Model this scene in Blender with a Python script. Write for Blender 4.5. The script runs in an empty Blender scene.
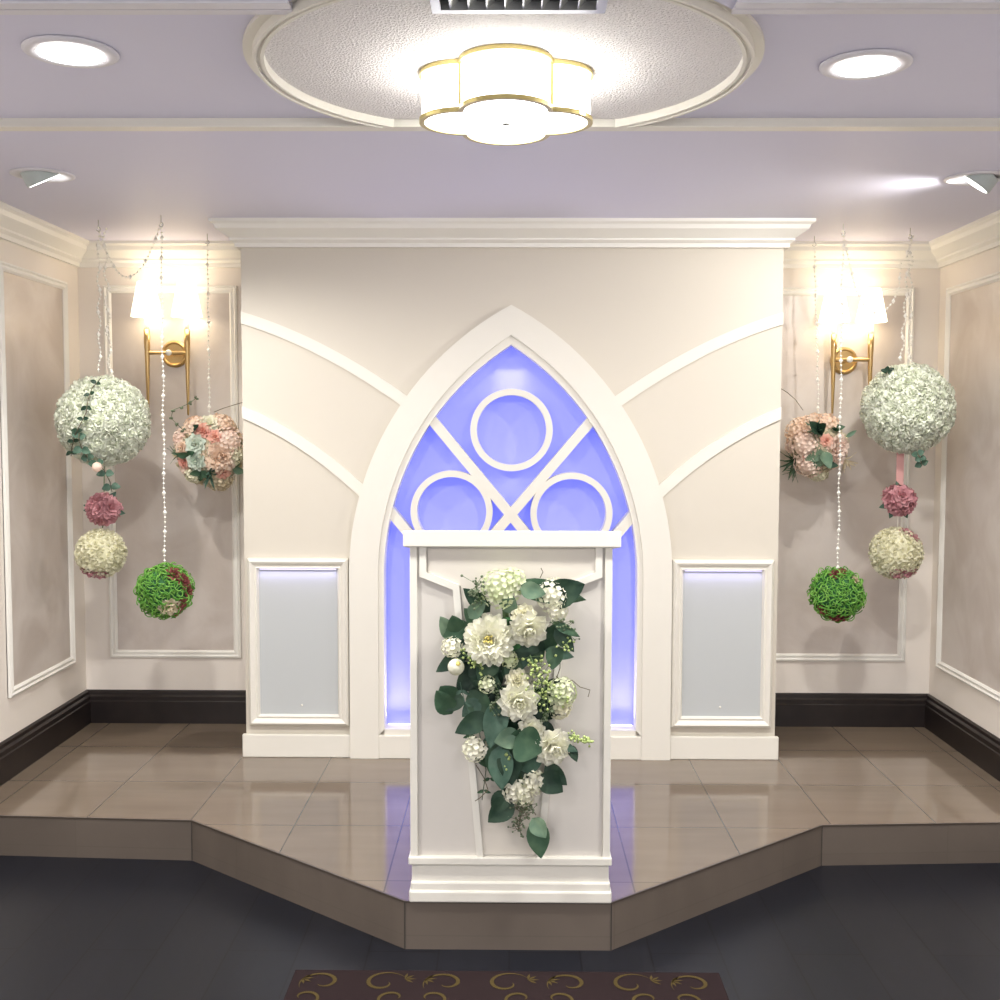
import bpy, math, random
from mathutils import Vector as V, Matrix
random.seed(7)
PI = math.pi
C = bpy.context.scene.collection
# ------------------------------------------------------------------ camera model (world: platform top is z = 0)
F, PITCH, YAW, ROLL, H = 1115.6, .0638, -.0096, .0026, 1.3443
def ray(px, py):
    a, b = px-500, py-500
    X = (a*math.cos(ROLL)+b*math.sin(ROLL))/F; u = -(-a*math.sin(ROLL)+b*math.cos(ROLL))/F
    y = math.cos(PITCH)+u*math.sin(PITCH); z = -math.sin(PITCH)+u*math.cos(PITCH)
    return V((X*math.cos(YAW)+y*math.sin(YAW), -X*math.sin(YAW)+y*math.cos(YAW), z))
def at(px, py, Y):
    r = ray(px, py); return V((0, 0, H)) + r*(Y/r.y)
cd = bpy.data.cameras.new('camera'); cam = bpy.data.objects.new('camera', cd); C.objects.link(cam)
cd.sensor_width = 36; cd.lens = F*36/1000; cd.clip_start = .05
fw = ray(500, 500).normalized()
rt = (ray(1500, 500)-ray(500, 500)).normalized(); up = rt.cross(fw).normalized()
cam.matrix_world = Matrix(((rt.x, up.x, -fw.x, 0), (rt.y, up.y, -fw.y, 0), (rt.z, up.z, -fw.z, H), (0, 0, 0, 1)))
bpy.context.scene.camera = cam

# ------------------------------------------------------------------ materials
def mat(name, col, rough=.6, metal=0, spec=.5, emit=None, es=0, trans=0, bump=None, vary=None, sub=0, coat=0):
    m = bpy.data.materials.new(name); m.use_nodes = True
    nt = m.node_tree; b = nt.nodes['Principled BSDF']
    b.inputs['Base Color'].default_value = (*col, 1); b.inputs['Roughness'].default_value = rough
    b.inputs['Metallic'].default_value = metal; b.inputs['Specular IOR Level'].default_value = spec
    b.inputs['Transmission Weight'].default_value = trans; b.inputs['Coat Weight'].default_value = coat
    if emit: b.inputs['Emission Color'].default_value = (*emit, 1); b.inputs['Emission Strength'].default_value = es
    tc = nt.nodes.new('ShaderNodeTexCoord')
    if vary:      # (scale, colour2, lo, hi)
        n = nt.nodes.new('ShaderNodeTexNoise'); n.inputs['Scale'].default_value = vary[0]; n.inputs['Detail'].default_value = 4
        r = nt.nodes.new('ShaderNodeMapRange'); r.inputs[1].default_value = vary[2]; r.inputs[2].default_value = vary[3]
        x = nt.nodes.new('ShaderNodeMix'); x.data_type = 'RGBA'; x.inputs[6].default_value = (*col, 1); x.inputs[7].default_value = (*vary[1], 1)
        L = nt.links.new; L(tc.outputs['Object'], n.inputs['Vector']); L(n.outputs[0], r.inputs[0]); L(r.outputs[0], x.inputs[0]); L(x.outputs[2], b.inputs['Base Color'])
    if bump:      # (scale, strength, distance)
        n = nt.nodes.new('ShaderNodeTexNoise'); n.inputs['Scale'].default_value = bump[0]; n.inputs['Detail'].default_value = 3
        k = nt.nodes.new('ShaderNodeBump'); k.inputs['Strength'].default_value = bump[1]; k.inputs['Distance'].default_value = bump[2]
        nt.links.new(tc.outputs['Object'], n.inputs['Vector']); nt.links.new(n.outputs[0], k.inputs['Height']); nt.links.new(k.outputs[0], b.inputs['Normal'])
    return m
def two_sided(m, amount=.35):      # thin petals and leaves let some light through
    nt = m.node_tree; b = nt.nodes['Principled BSDF']; o = nt.nodes['Material Output']
    t = nt.nodes.new('ShaderNodeBsdfTranslucent'); x = nt.nodes.new('ShaderNodeMixShader'); x.inputs[0].default_value = amount
    c = b.inputs['Base Color']
    if c.is_linked: nt.links.new(c.links[0].from_socket, t.inputs[0])
    else: t.inputs[0].default_value = c.default_value
    nt.links.new(b.outputs[0], x.inputs[1]); nt.links.new(t.outputs[0], x.inputs[2]); nt.links.new(x.outputs[0], o.inputs[0])
    return m
WALL = mat('cream_wall', (.86, .80, .73), .55, bump=(90, .06, .002))
ARCHW = mat('cream_panel_paint', (.67, .625, .54), .5, bump=(60, .04, .002))
TRIM = mat('ivory_gloss_paint', (.80, .775, .70), .35)
TRIMB = mat('white_moulding_paint', (.90, .885, .83), .35)
CEIL = mat('lavender_ceiling_paint', (.72, .715, .86), .55, bump=(120, .05, .002))
CEILT = mat('ceiling_trim_paint', (.76, .75, .80), .4)
POP = mat('stippled_ceiling_plaster', (.86, .83, .82), .8, bump=(170, .9, .008), vary=(190, (.72, .69, .69), .5, .75))
DARKB = mat('espresso_wood', (.010, .006, .0055), .4, vary=(14, (.016, .010, .009), .4, .7))
GOLD = mat('brushed_brass', (.60, .42, .19), .28, 1)
PALEGOLD = mat('pale_brass', (.58, .48, .20), .35, .7)
LECT = mat('lectern_white_paint', (.78, .76, .69), .38)
LECTP = mat('lectern_panel_paint', (.64, .61, .565), .45)
CHROME = mat('grey_metal', (.45, .46, .45), .35, .8)
GREYP = mat('pale_blue_grey_acrylic', (.52, .545, .55), .3)
BLUE = mat('blue_backlit_acrylic', (.30, .30, .36), .9, spec=.05, emit=(.10, .13, .85), es=.6)
CRYST = mat('clear_crystal_bead', (.95, .94, .88), .25, spec=.5)
SHADE = mat('lit_lamp_shade', (.9, .88, .8), .8, emit=(1, .88, .70), es=1.3)
BULB = mat('lit_bulb', (.9, .9, .8), .5, emit=(1, .88, .68), es=2.5)
DRUM = mat('lit_white_glass', (.9, .9, .9), .5, emit=(1, .985, .94), es=6)
LED = mat('lit_downlight_lens', (.9, .9, .9), .5, emit=(1, .98, .94), es=22)
STRIP = mat('added_violet_glow', (.8, .8, .9), .5, emit=(.55, .5, 1), es=.5)  # glow of the strip added inside the grey wall panels
def fol(name, c, c2=None, r=.75, t=.3, s=30):
    return two_sided(mat(name, c, r, spec=.25, vary=(s, c2, .4, .65) if c2 else None), t)
P_WHITE = fol('white_green_petal', (.94, .97, .86), (.90, .94, .80))
P_CREAM = fol('cream_petal', (.90, .88, .70), (.84, .82, .62))
P_PURE = fol('white_petal', (.95, .94, .82), (.90, .90, .72))
P_HYD = fol('pale_green_hydrangea_petal', (.72, .80, .50), (.82, .84, .66))
P_PINK = fol('dusty_pink_petal', (.70, .38, .41), (.60, .29, .32))
P_PEACH = fol('peach_petal', (.93, .72, .56), (.94, .80, .68))
P_BLUSH = fol('blush_petal', (.94, .80, .70), (.92, .72, .62))
P_CORAL = fol('coral_petal', (.86, .46, .38), (.90, .60, .48))
P_MINT = fol('mint_petal', (.66, .76, .66), (.76, .80, .70))
P_MAROON = fol('maroon_petal', (.26, .07, .07), (.36, .13, .11))
P_BEIGE = fol('beige_petal', (.84, .76, .58), (.72, .62, .44))
CORE = mat('pale_green_foam', (.70, .76, .58), .8)
CORED = mat('dark_green_foam', (.03, .13, .04), .8)
CORET = mat('brown_green_foam', (.34, .33, .22), .8)
G_GRASS = mat('bright_green_fibre', (.09, .31, .035), .5, vary=(40, (.24, .50, .09), .4, .65))
L_DARK = fol('dark_green_leaf', (.018, .045, .028), (.035, .07, .042), .45, .15)
L_MID = fol('blue_green_leaf', (.045, .10, .058), (.075, .14, .08), .45, .2)
L_SAGE = fol('sage_leaf', (.13, .22, .15), (.19, .28, .18), .5, .2)
L_TEAL = fol('dusty_teal_leaf', (.07, .14, .10), (.11, .19, .14), .5, .2)
STEM = mat('brown_stem', (.12, .10, .06), .7)
GSTEM = mat('green_stem', (.12, .20, .08), .6)
BERRY = mat('yellow_green_berry', (.40, .50, .18), .35)
BERRYD = mat('dark_green_berry', (.12, .16, .09), .45)
RIBBON = fol('pink_ribbon', (.72, .42, .40), None)
YEL = mat('yellow_stamen', (.72, .62, .18), .6)

def wallpaper(name, c1, c2):
    m = bpy.data.materials.new(name); m.use_nodes = True; nt = m.node_tree; b = nt.nodes['Principled BSDF']; L = nt.links.new
    tc = nt.nodes.new('ShaderNodeTexCoord')
    n = nt.nodes.new('ShaderNodeTexNoise'); n.inputs['Scale'].default_value = 3.2; n.inputs['Detail'].default_value = 6; n.inputs['Distortion'].default_value = 1.2
    r = nt.nodes.new('ShaderNodeMapRange'); r.inputs[1].default_value = .38; r.inputs[2].default_value = .66
    x = nt.nodes.new('ShaderNodeMix'); x.data_type = 'RGBA'; x.inputs[6].default_value = (*c1, 1); x.inputs[7].default_value = (*c2, 1)
    L(tc.outputs['Object'], n.inputs['Vector']); L(n.outputs[0], r.inputs[0]); L(r.outputs[0], x.inputs[0]); L(x.outputs[2], b.inputs['Base Color'])
    b.inputs['Metallic'].default_value = .15; b.inputs['Roughness'].default_value = .42
    n2 = nt.nodes.new('ShaderNodeTexNoise'); n2.inputs['Scale'].default_value = 45; n2.inputs['Detail'].default_value = 4
    k = nt.nodes.new('ShaderNodeBump'); k.inputs['Strength'].default_value = .15; k.inputs['Distance'].default_value = .004
    L(tc.outputs['Object'], n2.inputs['Vector']); L(n2.outputs[0], k.inputs['Height']); L(k.outputs[0], b.inputs['Normal'])
    return m
PAPER = wallpaper('silver_taupe_wallpaper', (.58, .515, .465), (.68, .625, .58))

def tiles(name, c1, c2, mortar, bw, bh, ms, rough, off=0, axis='XY', shift=(0, 0, 0), streak=(3, 14, 3), spec=.5):
    m = bpy.data.materials.new(name); m.use_nodes = True; nt = m.node_tree; b = nt.nodes['Principled BSDF']; L = nt.links.new
    tc = nt.nodes.new('ShaderNodeTexCoord'); mp = nt.nodes.new('ShaderNodeMapping'); mp.inputs['Location'].default_value = shift
    if axis == 'YX': mp.inputs['Rotation'].default_value = (0, 0, PI/2)
    if axis == 'XZ': mp.inputs['Rotation'].default_value = (-PI/2, 0, 0)
    br = nt.nodes.new('ShaderNodeTexBrick'); br.offset = off; br.squash = 1
    for k, v in (('Color1', (*c1, 1)), ('Color2', (*c2, 1)), ('Mortar', (*mortar, 1)), ('Scale', 1), ('Mortar Size', ms), ('Mortar Smooth', .2), ('Brick Width', bw), ('Row Height', bh)):
        br.inputs[k].default_value = v
    L(tc.outputs['Object'], mp.inputs['Vector']); L(mp.outputs[0], br.inputs['Vector'])
    m2 = nt.nodes.new('ShaderNodeMapping'); m2.inputs['Scale'].default_value = streak
    n = nt.nodes.new('ShaderNodeTexNoise'); n.inputs['Scale'].default_value = 1; n.inputs['Detail'].default_value = 5
    L(tc.outputs['Object'], m2.inputs['Vector']); L(m2.outputs[0], n.inputs['Vector'])
    r = nt.nodes.new('ShaderNodeMapRange'); r.inputs[1].default_value = .3; r.inputs[2].default_value = .7; r.inputs[3].default_value = .92; r.inputs[4].default_value = 1.07
    L(n.outputs[0], r.inputs[0])
    x = nt.nodes.new('ShaderNodeVectorMath'); x.operation = 'SCALE'; L(br.outputs['Color'], x.inputs[0]); L(r.outputs[0], x.inputs['Scale'])
    L(x.outputs[0], b.inputs['Base Color']); b.inputs['Roughness'].default_value = rough; b.inputs['Specular IOR Level'].default_value = spec
    return m
TILE = tiles('taupe_polished_tile', (.20, .155, .115), (.182, .141, .105), (.10, .082, .066), .365, .46, .0028, .09, 0, shift=(.73+.365, -3.70+.46*12, 0), streak=(2.2, 12, 2), spec=.85)
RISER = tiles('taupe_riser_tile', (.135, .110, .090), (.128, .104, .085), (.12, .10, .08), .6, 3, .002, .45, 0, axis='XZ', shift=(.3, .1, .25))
WOODF = tiles('dark_plank_floor', (.007, .0085, .014), (.0105, .0115, .0165), (.003, .003, .005), 1.3, .20, .0025, .33, .37, axis='YX', streak=(26, 2.2, 3), spec=.3)

def rugmat():
    m = bpy.data.materials.new('brown_rug_pile'); m.use_nodes = True; nt = m.node_tree; b = nt.nodes['Principled BSDF']
    b.inputs['Base Color'].default_value = (.022, .014, .015, 1); b.inputs['Roughness'].default_value = .95; b.inputs['Specular IOR Level'].default_value = .1
    return m
RUG = rugmat(); RUGG = mat('gold_scroll_pile', (.075, .054, .02), .9, spec=.1)

# ------------------------------------------------------------------ mesh helpers
class MB:
    def __init__(s): s.v = []; s.f = []; s.mi = []
    def add(s, vs, fs, mi=0):
        k = len(s.v); s.v += [tuple(p) for p in vs]; s.f += [tuple(i+k for i in f) for f in fs]; s.mi += [mi]*len(fs); return s
    def box(s, x0, x1, y0, y1, z0, z1, mi=0):
        p = [(x, y, z) for x in (x0, x1) for y in (y0, y1) for z in (z0, z1)]
        return s.add(p, [(0, 1, 3, 2), (4, 6, 7, 5), (0, 4, 5, 1), (2, 3, 7, 6), (0, 2, 6, 4), (1, 5, 7, 3)], mi)
    def tube(s, pts, r, n=8, mi=0, cap=True):
        pts = [V(p) for p in pts]; rs = r if isinstance(r, (list, tuple)) else [r]*len(pts)
        rings = []; ref = V((0, 0, 1)); prev = None
        for i, p in enumerate(pts):
            t = (pts[min(i+1, len(pts)-1)]-pts[max(i-1, 0)]).normalized()
            a = prev if prev is not None else (V((0, 0, 1)) if abs(t.z) < .9 else V((1, 0, 0)))
            u = (a - t*a.dot(t)).normalized(); w = t.cross(u); prev = u
            rings.append([p + u*(rs[i]*math.cos(2*PI*k/n)) + w*(rs[i]*math.sin(2*PI*k/n)) for k in range(n)])
        vs = [q for R in rings for q in R]; fs = []
        for i in range(len(rings)-1):
            for k in range(n): fs.append((i*n+k, i*n+(k+1) % n, (i+1)*n+(k+1) % n, (i+1)*n+k))
        if cap: fs += [tuple(range(n))[::-1], tuple((len(rings)-1)*n+k for k in range(n))]
        return s.add(vs, fs, mi)
    def lathe(s, c, prof, n=24, axis=(0, 0, 1), mi=0):     # prof: (radius, height along axis)
        c = V(c); a = V(axis).normalized(); u = a.orthogonal().normalized(); w = a.cross(u)
        vs = []; fs = []
        for r, h in prof:
            for k in range(n): vs.append(c + a*h + u*(r*math.cos(2*PI*k/n)) + w*(r*math.sin(2*PI*k/n)))
        for i in range(len(prof)-1):
            for k in range(n): fs.append((i*n+k, i*n+(k+1) % n, (i+1)*n+(k+1) % n, (i+1)*n+k))
        if prof[0][0] > 1e-5: fs.append(tuple(range(n))[::-1])
        if prof[-1][0] > 1e-5: fs.append(tuple((len(prof)-1)*n+k for k in range(n)))
        return s.add(vs, fs, mi)
    def ball(s, c, r, n=10, m=6, mi=0, sc=(1, 1, 1)):
        c = V(c); vs = [c+V((0, 0, r*sc[2]))]; fs = []
        for i in range(1, m):
            t = PI*i/m
            for k in range(n): vs.append(c+V((r*math.sin(t)*math.cos(2*PI*k/n)*sc[0], r*math.sin(t)*math.sin(2*PI*k/n)*sc[1], r*math.cos(t)*sc[2])))
        vs.append(c-V((0, 0, r*sc[2])))
        for k in range(n): fs.append((0, 1+k, 1+(k+1) % n))
        for i in range(m-2):
            for k in range(n): fs.append((1+i*n+k, 1+(i+1)*n+k, 1+(i+1)*n+(k+1) % n, 1+i*n+(k+1) % n))
        e = len(vs)-1; b = 1+(m-2)*n
        for k in range(n): fs.append((e, b+(k+1) % n, b+k))
        return s.add(vs, fs, mi)
    def octa(s, c, r, mi=0, h=1.3):
        c = V(c); return s.add([c+V(d) for d in ((r, 0, 0), (0, r, 0), (-r, 0, 0), (0, -r, 0), (0, 0, r*h), (0, 0, -r*h))],
                               [(0, 1, 4), (1, 2, 4), (2, 3, 4), (3, 0, 4), (1, 0, 5), (2, 1, 5), (3, 2, 5), (0, 3, 5)], mi)
    def prism(s, poly, y0, y1, mi=0):       # poly in (x, z); thickness along y
        n = len(poly); vs = [(x, y0, z) for x, z in poly]+[(x, y1, z) for x, z in poly]
        fs = [tuple(range(n)), tuple(range(2*n-1, n-1, -1))]+[(i, n+i, n+(i+1) % n, (i+1) % n) for i in range(n)]
        return s.add(vs, fs, mi)
    def strip(s, A, B, y0, y1, mi=0, closed=False):     # band between two (x, z) polylines, front y0, back y1
        n = len(A); vs = [(x, y0, z) for x, z in A]+[(x, y0, z) for x, z in B]+[(x, y1, z) for x, z in A]+[(x, y1, z) for x, z in B]; fs = []
        for i in range(n if closed else n-1):
            j = (i+1) % n
            fs += [(i, j, n+j, n+i), (2*n+i, 3*n+i, 3*n+j, 2*n+j), (i, 2*n+i, 2*n+j, j), (n+i, n+j, 3*n+j, 3*n+i)]
        if not closed: fs += [(0, n, 3*n, 2*n), (n-1, 3*n-1, 4*n-1, 2*n-1)]
        return s.add(vs, fs, mi)
    def sweep(s, path, prof, N, closed=False, mi=0):
        # path: planar 3D polyline; prof: (in-plane offset to the left, offset along N)
        P = [V(p) for p in path]; N = V(N); n = len(P); m = len(prof); vs = []; fs = []
        def perp(i, j): return N.cross((P[j]-P[i]).normalized())
        for i in range(n):
            if closed: a = perp((i-1) % n, i); b = perp(i, (i+1) % n)
            else:
                a = perp(i-1, i) if i > 0 else perp(0, 1); b = perp(i, i+1) if i < n-1 else a
            k = (a+b); k = k/(k.dot(k)/2) if k.length > 1e-6 else a
            for o, h in prof: vs.append(P[i]+k*o+N*h)
        for i in range(n if closed else n-1):
            j = (i+1) % n
            for q in range(m): fs.append((i*m+q, j*m+q, j*m+(q+1) % m, i*m+(q+1) % m))
        if not closed: fs += [tuple(range(m))[::-1], tuple((n-1)*m+q for q in range(m))]
        return s.add(vs, fs, mi)
    def build(s, name, m, parent=None, smooth=False, bevel=0):
        me = bpy.data.meshes.new(name); off = V((0, 0, 0))
        if parent is not None: off = parent_world(parent)
        me.from_pydata([tuple(V(p)-off) for p in s.v], [], s.f)
        for k in (m if isinstance(m, (list, tuple)) else [m]): me.materials.append(k)
        for p, i in zip(me.polygons, s.mi): p.material_index = i; p.use_smooth = smooth
        me.update()
        import bmesh
        if bevel or not smooth:
            bm = bmesh.new(); bm.from_mesh(me); bmesh.ops.recalc_face_normals(bm, faces=bm.faces)
            bm.to_mesh(me); bm.free()
        o = bpy.data.objects.new(name, me); C.objects.link(o)
        if parent is not None: o.parent = parent
        if bevel:
            b = o.modifiers.new('bevel', 'BEVEL'); b.width = bevel; b.segments = 2; b.limit_method = 'ANGLE'; b.angle_limit = .6
        if smooth == 'auto' or bevel: pass
        return o
def parent_world(p):
    v = V((0, 0, 0))
    while p is not None: v = v+V(p.location); p = p.parent
    return v
def thing(name, label, cat, loc=(0, 0, 0), group=None):
    o = bpy.data.objects.new(name, None); C.objects.link(o); o.location = loc; o.empty_display_size = .05
    o['label'] = label; o['category'] = cat
    if group: o['group'] = group
    return o
def tag(o, label, cat, group=None, kind=None):
    o['label'] = label; o['category'] = cat
    if group: o['group'] = group
    if kind: o['kind'] = kind
    return o
def struct(o, label=None):
    o['kind'] = 'structure'
    if label: o['label'] = label
    return o

# ------------------------------------------------------------------ room shell
XL, XR, YB, YF, ZC, ZT, ZF = -1.937, 1.902, 5.02, -2.6, 2.163, 2.184, -.14
YW, WX = 4.5, 1.082      # projecting centre wall
struct(MB().box(XL-.4, XR+.4, YF, YB+.3, ZF-.1, ZF).build('floor', WOODF), 'dark plank floor below the tiled platform')
struct(MB().box(XL-.12, XL, YF, YB+.12, ZF, 2.35).build('wall_left', WALL), 'cream left side wall with framed wallpaper panel')
struct(MB().box(XR, XR+.12, YF, YB+.12, ZF, 2.35).build('wall_right', WALL), 'cream right side wall with framed wallpaper panel')
struct(MB().box(XL, XR, YB, YB+.12, ZF, 2.35).build('wall_back', WALL), 'cream back wall of the two side alcoves')
# ceiling: upper tray level, far soffit, near soffit with the round notch
CY, CR, CX = 2.62, .588, -.020
ceil = struct(MB().box(XL, XR, YF, YB, ZT, 2.35).build('ceiling', CEIL), 'lavender painted tray ceiling')
s = MB().box(XL, XR, 3.10, YB, ZC, ZT)
struct(s.build('ceiling_far_soffit', CEIL), 'lavender lower ceiling between the tray and the back wall')
a0 = math.asin((2.24-CY)/CR); arc = [(CX+CR*math.cos(PI-a0+(PI+2*a0)*k/40), CY+CR*math.sin(PI-a0+(PI+2*a0)*k/40)) for k in range(41)]
poly = [(XL, YF), (XL, 2.24)]+arc+[(XR, 2.24), (XR, YF)]
n = len(poly); s = MB().add([(x, y, ZC) for x, y in poly]+[(x, y, ZT) for x, y in poly], [tuple(range(n)), tuple(range(2*n-1, n-1, -1))]+[(i, n+i, n+(i+1) % n, (i+1) % n) for i in range(n)])
struct(s.build('ceiling_near_soffit', CEIL), 'lavender lower ceiling nearest the viewer with round notch')
# tray edge mouldings
step_prof = [(0, -.012), (.012, -.012), (.016, -.004), (.03, .002), (.034, .018), (.034, .03), (0, .03)]
struct(MB().sweep([(XR, 3.10, ZC), (XL, 3.10, ZC)], [(-o, h) for o, h in step_prof], (0, 0, -1)).build('trim_1', CEILT) if False else
       MB().box(XL, XR, 3.080, 3.10, ZC-.002, ZT).box(XL, XR, 3.070, 3.115, ZC-.005, ZC-.001).build('trim_1', TRIM), 'straight moulding along the far edge of the ceiling tray')
for i, (x0, x1) in enumerate(((XL, -.43), (.43, XR))):
    struct(MB().box(x0, x1, 2.228, 2.252, ZC-.005, ZT).box(x0, x1, 2.19, 2.22, ZC-.006, ZC-.0005).build('trim_%d' % (2+i), CEILT), 'straight moulding along the near edge of the ceiling tray, %s of the ring' % ('left', 'right')[i])
# round plaster recess: ring + stippled disc
def arcpts(R, yc, ymax, n=96):
    a = math.asin(min(1, (ymax-yc)/R)); return [(CX+R*math.cos(PI-a+(PI+2*a)*k/n), yc+R*math.sin(PI-a+(PI+2*a)*k/n)) for k in range(n+1)]
def ringband(b, R0, R1, z0, z1, ymax=3.068):
    A = arcpts(R0, CY, ymax); B = arcpts(R1, CY, ymax); n = len(A)
    vs = [(x, y, z0) for x, y in A]+[(x, y, z0) for x, y in B]+[(x, y, z1) for x, y in A]+[(x, y, z1) for x, y in B]; fs = []
    for i in range(n-1): fs += [(i, i+1, n+i+1, n+i), (2*n+i, 3*n+i, 3*n+i+1, 2*n+i+1), (i, 2*n+i, 2*n+i+1, i+1), (n+i, n+i+1, 3*n+i+1, 3*n+i)]
    fs += [(0, n, 3*n, 2*n), (n-1, 3*n-1, 4*n-1, 2*n-1)]; b.add(vs, fs)
b = MB(); ringband(b, .584, .562, ZT-.010, ZT-.001); ringband(b, .563, .556, ZT-.030, ZT-.002); ringband(b, .556, .546, ZT-.022, ZT-.002); ringband(b, .546, .538, ZT-.028, ZT-.002)
struct(b.build('trim_4', TRIM), 'white round plaster ring on the ceiling')
P = arcpts(.54, CY, 3.06); n = len(P)
struct(MB().add([(x, y, ZT-.008) for x, y in P]+[(x, y, ZT-.001) for x, y in P], [tuple(range(n)), tuple(range(2*n-1, n-1, -1))]+[(i, n+i, n+(i+1) % n, (i+1) % n) for i in range(n)]).build('ceiling_medallion', POP), 'stippled plaster disc inside the ceiling ring')
# crown mouldings (profile: out from wall, down from ceiling)
def crownprof(d, h): return [(0, 0), (d, 0), (d, -.012), (d*.86, -.02), (d*.80, -h*.36), (d*.52, -h*.55), (d*.36, -h*.66), (d*.36, -h*.74), (d*.2, -h*.84), (d*.2, -h), (0, -h)]
def crown(path, d, h, name, label, m=TRIMB):
    struct(MB().sweep([(x, y, ZC) for x, y in path], crownprof(d, h), (0, 0, 1)).build(name, m), label)
# sweep puts positive offset on the left of travel
crown([(-WX, YB), (XL, YB), (XL, 3.116)], .085, .105, 'trim_5', 'cream crown moulding round the left alcove')
crown([(XR, 3.116), (XR, YB), (WX, YB)], .085, .105, 'trim_6', 'cream crown moulding round the right alcove')
crown([(WX, YB-.09), (WX, YW), (-WX, YW), (-WX, YB-.09)], .10, .10, 'trim_7', 'stepped white crown moulding on the projecting centre wall')
# dark baseboards
bp = [(0, 0), (.026, 0), (.026, .10), (.022, .104), (.022, .122), (.013, .130), (.012, .143), (.004, .149), (0, .149)]
struct(MB().sweep([(-WX, YB, 0), (XL, YB, 0), (XL, 3.78, 0)], bp, (0, 0, 1)).build('baseboard_left', DARKB), 'dark brown baseboard round the left alcove')
struct(MB().sweep([(XR, 3.77, 0), (XR, YB, 0), (WX, YB, 0)], bp, (0, 0, 1)).build('baseboard_right', DARKB), 'dark brown baseboard round the right alcove')
struct(MB().sweep([(XL, 3.75, ZF), (XL, YF, ZF)], bp, (0, 0, 1)).build('baseboard_near_left', DARKB))
struct(MB().sweep([(XR, YF, ZF), (XR, 3.75, ZF)], bp, (0, 0, 1)).build('baseboard_near_right', DARKB))
# framed wallpaper panels
fp = [(0, 0), (.034, 0), (.034, .006), (.026, .014), (.014, .010), (.008, .016), (0, .012)]
def frame(corners, N, name, label, pm=PAPER):
    struct(MB().sweep(corners, fp, N, True).build(name, TRIMB), label)
    c = [V(p)+V(N)*.003 for p in corners]; d = [V(p)-V(N)*.004 for p in corners]
    o = MB().add(c+d, [(0, 1, 2, 3), (7, 6, 5, 4)]+[(i, 4+i, 4+(i+1) % 4, (i+1) % 4) for i in range(4)]).build('wallpaper_panel', pm)
    return o
def panel(corners, N, name, label, wl):
    w = frame(corners, N, name, label); w['label'] = wl; struct(w)
panel([(-1.822, YB, .30), (-1.225, YB, .30), (-1.225, YB, 1.978), (-1.822, YB, 1.978)], (0, -1, 0), 'trim_8', 'white panel frame behind the left wall lamp', 'taupe wallpaper panel behind the left wall lamp')
panel([(1.16, YB, .297), (1.787, YB, .297), (1.787, YB, 1.972), (1.16, YB, 1.972)], (0, -1, 0), 'trim_9', 'white panel frame behind the right wall lamp', 'taupe wallpaper panel behind the right wall lamp')
panel([(XL, 4.225, .303), (XL, 4.868, .303), (XL, 4.868, 1.972), (XL, 4.225, 1.972)], (1, 0, 0), 'trim_10', 'white panel frame on the left side wall', 'silvery wallpaper panel on the left side wall')
panel([(XR, 4.915, .293), (XR, 4.235, .293), (XR, 4.235, 1.958), (XR, 4.915, 1.958)], (-1, 0, 0), 'trim_11', 'white panel frame on the right side wall', 'silvery wallpaper panel on the right side wall')
panel([(XL, 3.25, .303), (XL, 4.0, .303), (XL, 4.0, 1.972), (XL, 3.25, 1.972)], (1, 0, 0), 'trim_12', 'white panel frame on the left side wall, nearer one', 'silvery wallpaper panel on the left side wall, nearer one')
panel([(XR, 4.0, .293), (XR, 3.25, .293), (XR, 3.25, 1.958), (XR, 4.0, 1.958)], (-1, 0, 0), 'trim_13', 'white panel frame on the right side wall, nearer one', 'silvery wallpaper panel on the right side wall, nearer one')

# ------------------------------------------------------------------ tiled platform
top = [(XL, 3.782), (-1.091, 3.738), (-.298, 3.096), (.290, 3.096), (1.063, 3.728), (XR, 3.776), (XR, YB), (XL, YB)]
b = MB(); n = 8
b.add([(x, y, 0) for x, y in top], [tuple(range(n))], 0)
for i in range(5):
    (x0, y0), (x1, y1) = top[i], top[i+1]
    t = V((x1-x0, y1-y0, 0)).normalized(); q = V((t.y, -t.x, 0))*0
    b.add([(x0, y0, 0), (x1, y1, 0), (x1+q.x, y1+q.y, ZF), (x0+q.x, y0+q.y, ZF)], [(0, 3, 2, 1)], 1)
b.add([(x, y, ZF+.001) for x, y in top], [tuple(range(n))[::-1]], 1)
plat = struct(b.build('platform', [TILE, RISER]), 'raised platform of polished taupe tiles with a stepped-out front')
b = MB()
b.sweep([(x, y, 0) for x, y in top[:6]], [(-.002, -.004), (-.002, .0012), (.004, .0012), (.004, -.004)], (0, 0, 1))
struct(b.build('trim_14', mat('dark_edge_strip', (.07, .055, .045), .4)), 'thin dark edge strip along the platform front')
b = MB()
for (x, y) in top[1:5]: b.box(x-.0015, x+.0015, y-.0025, y+.004, ZF, -.001)
struct(b.build('trim_15', mat('dark_grout', (.05, .042, .036), .7)), 'dark grout joints at the platform front corners')

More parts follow.
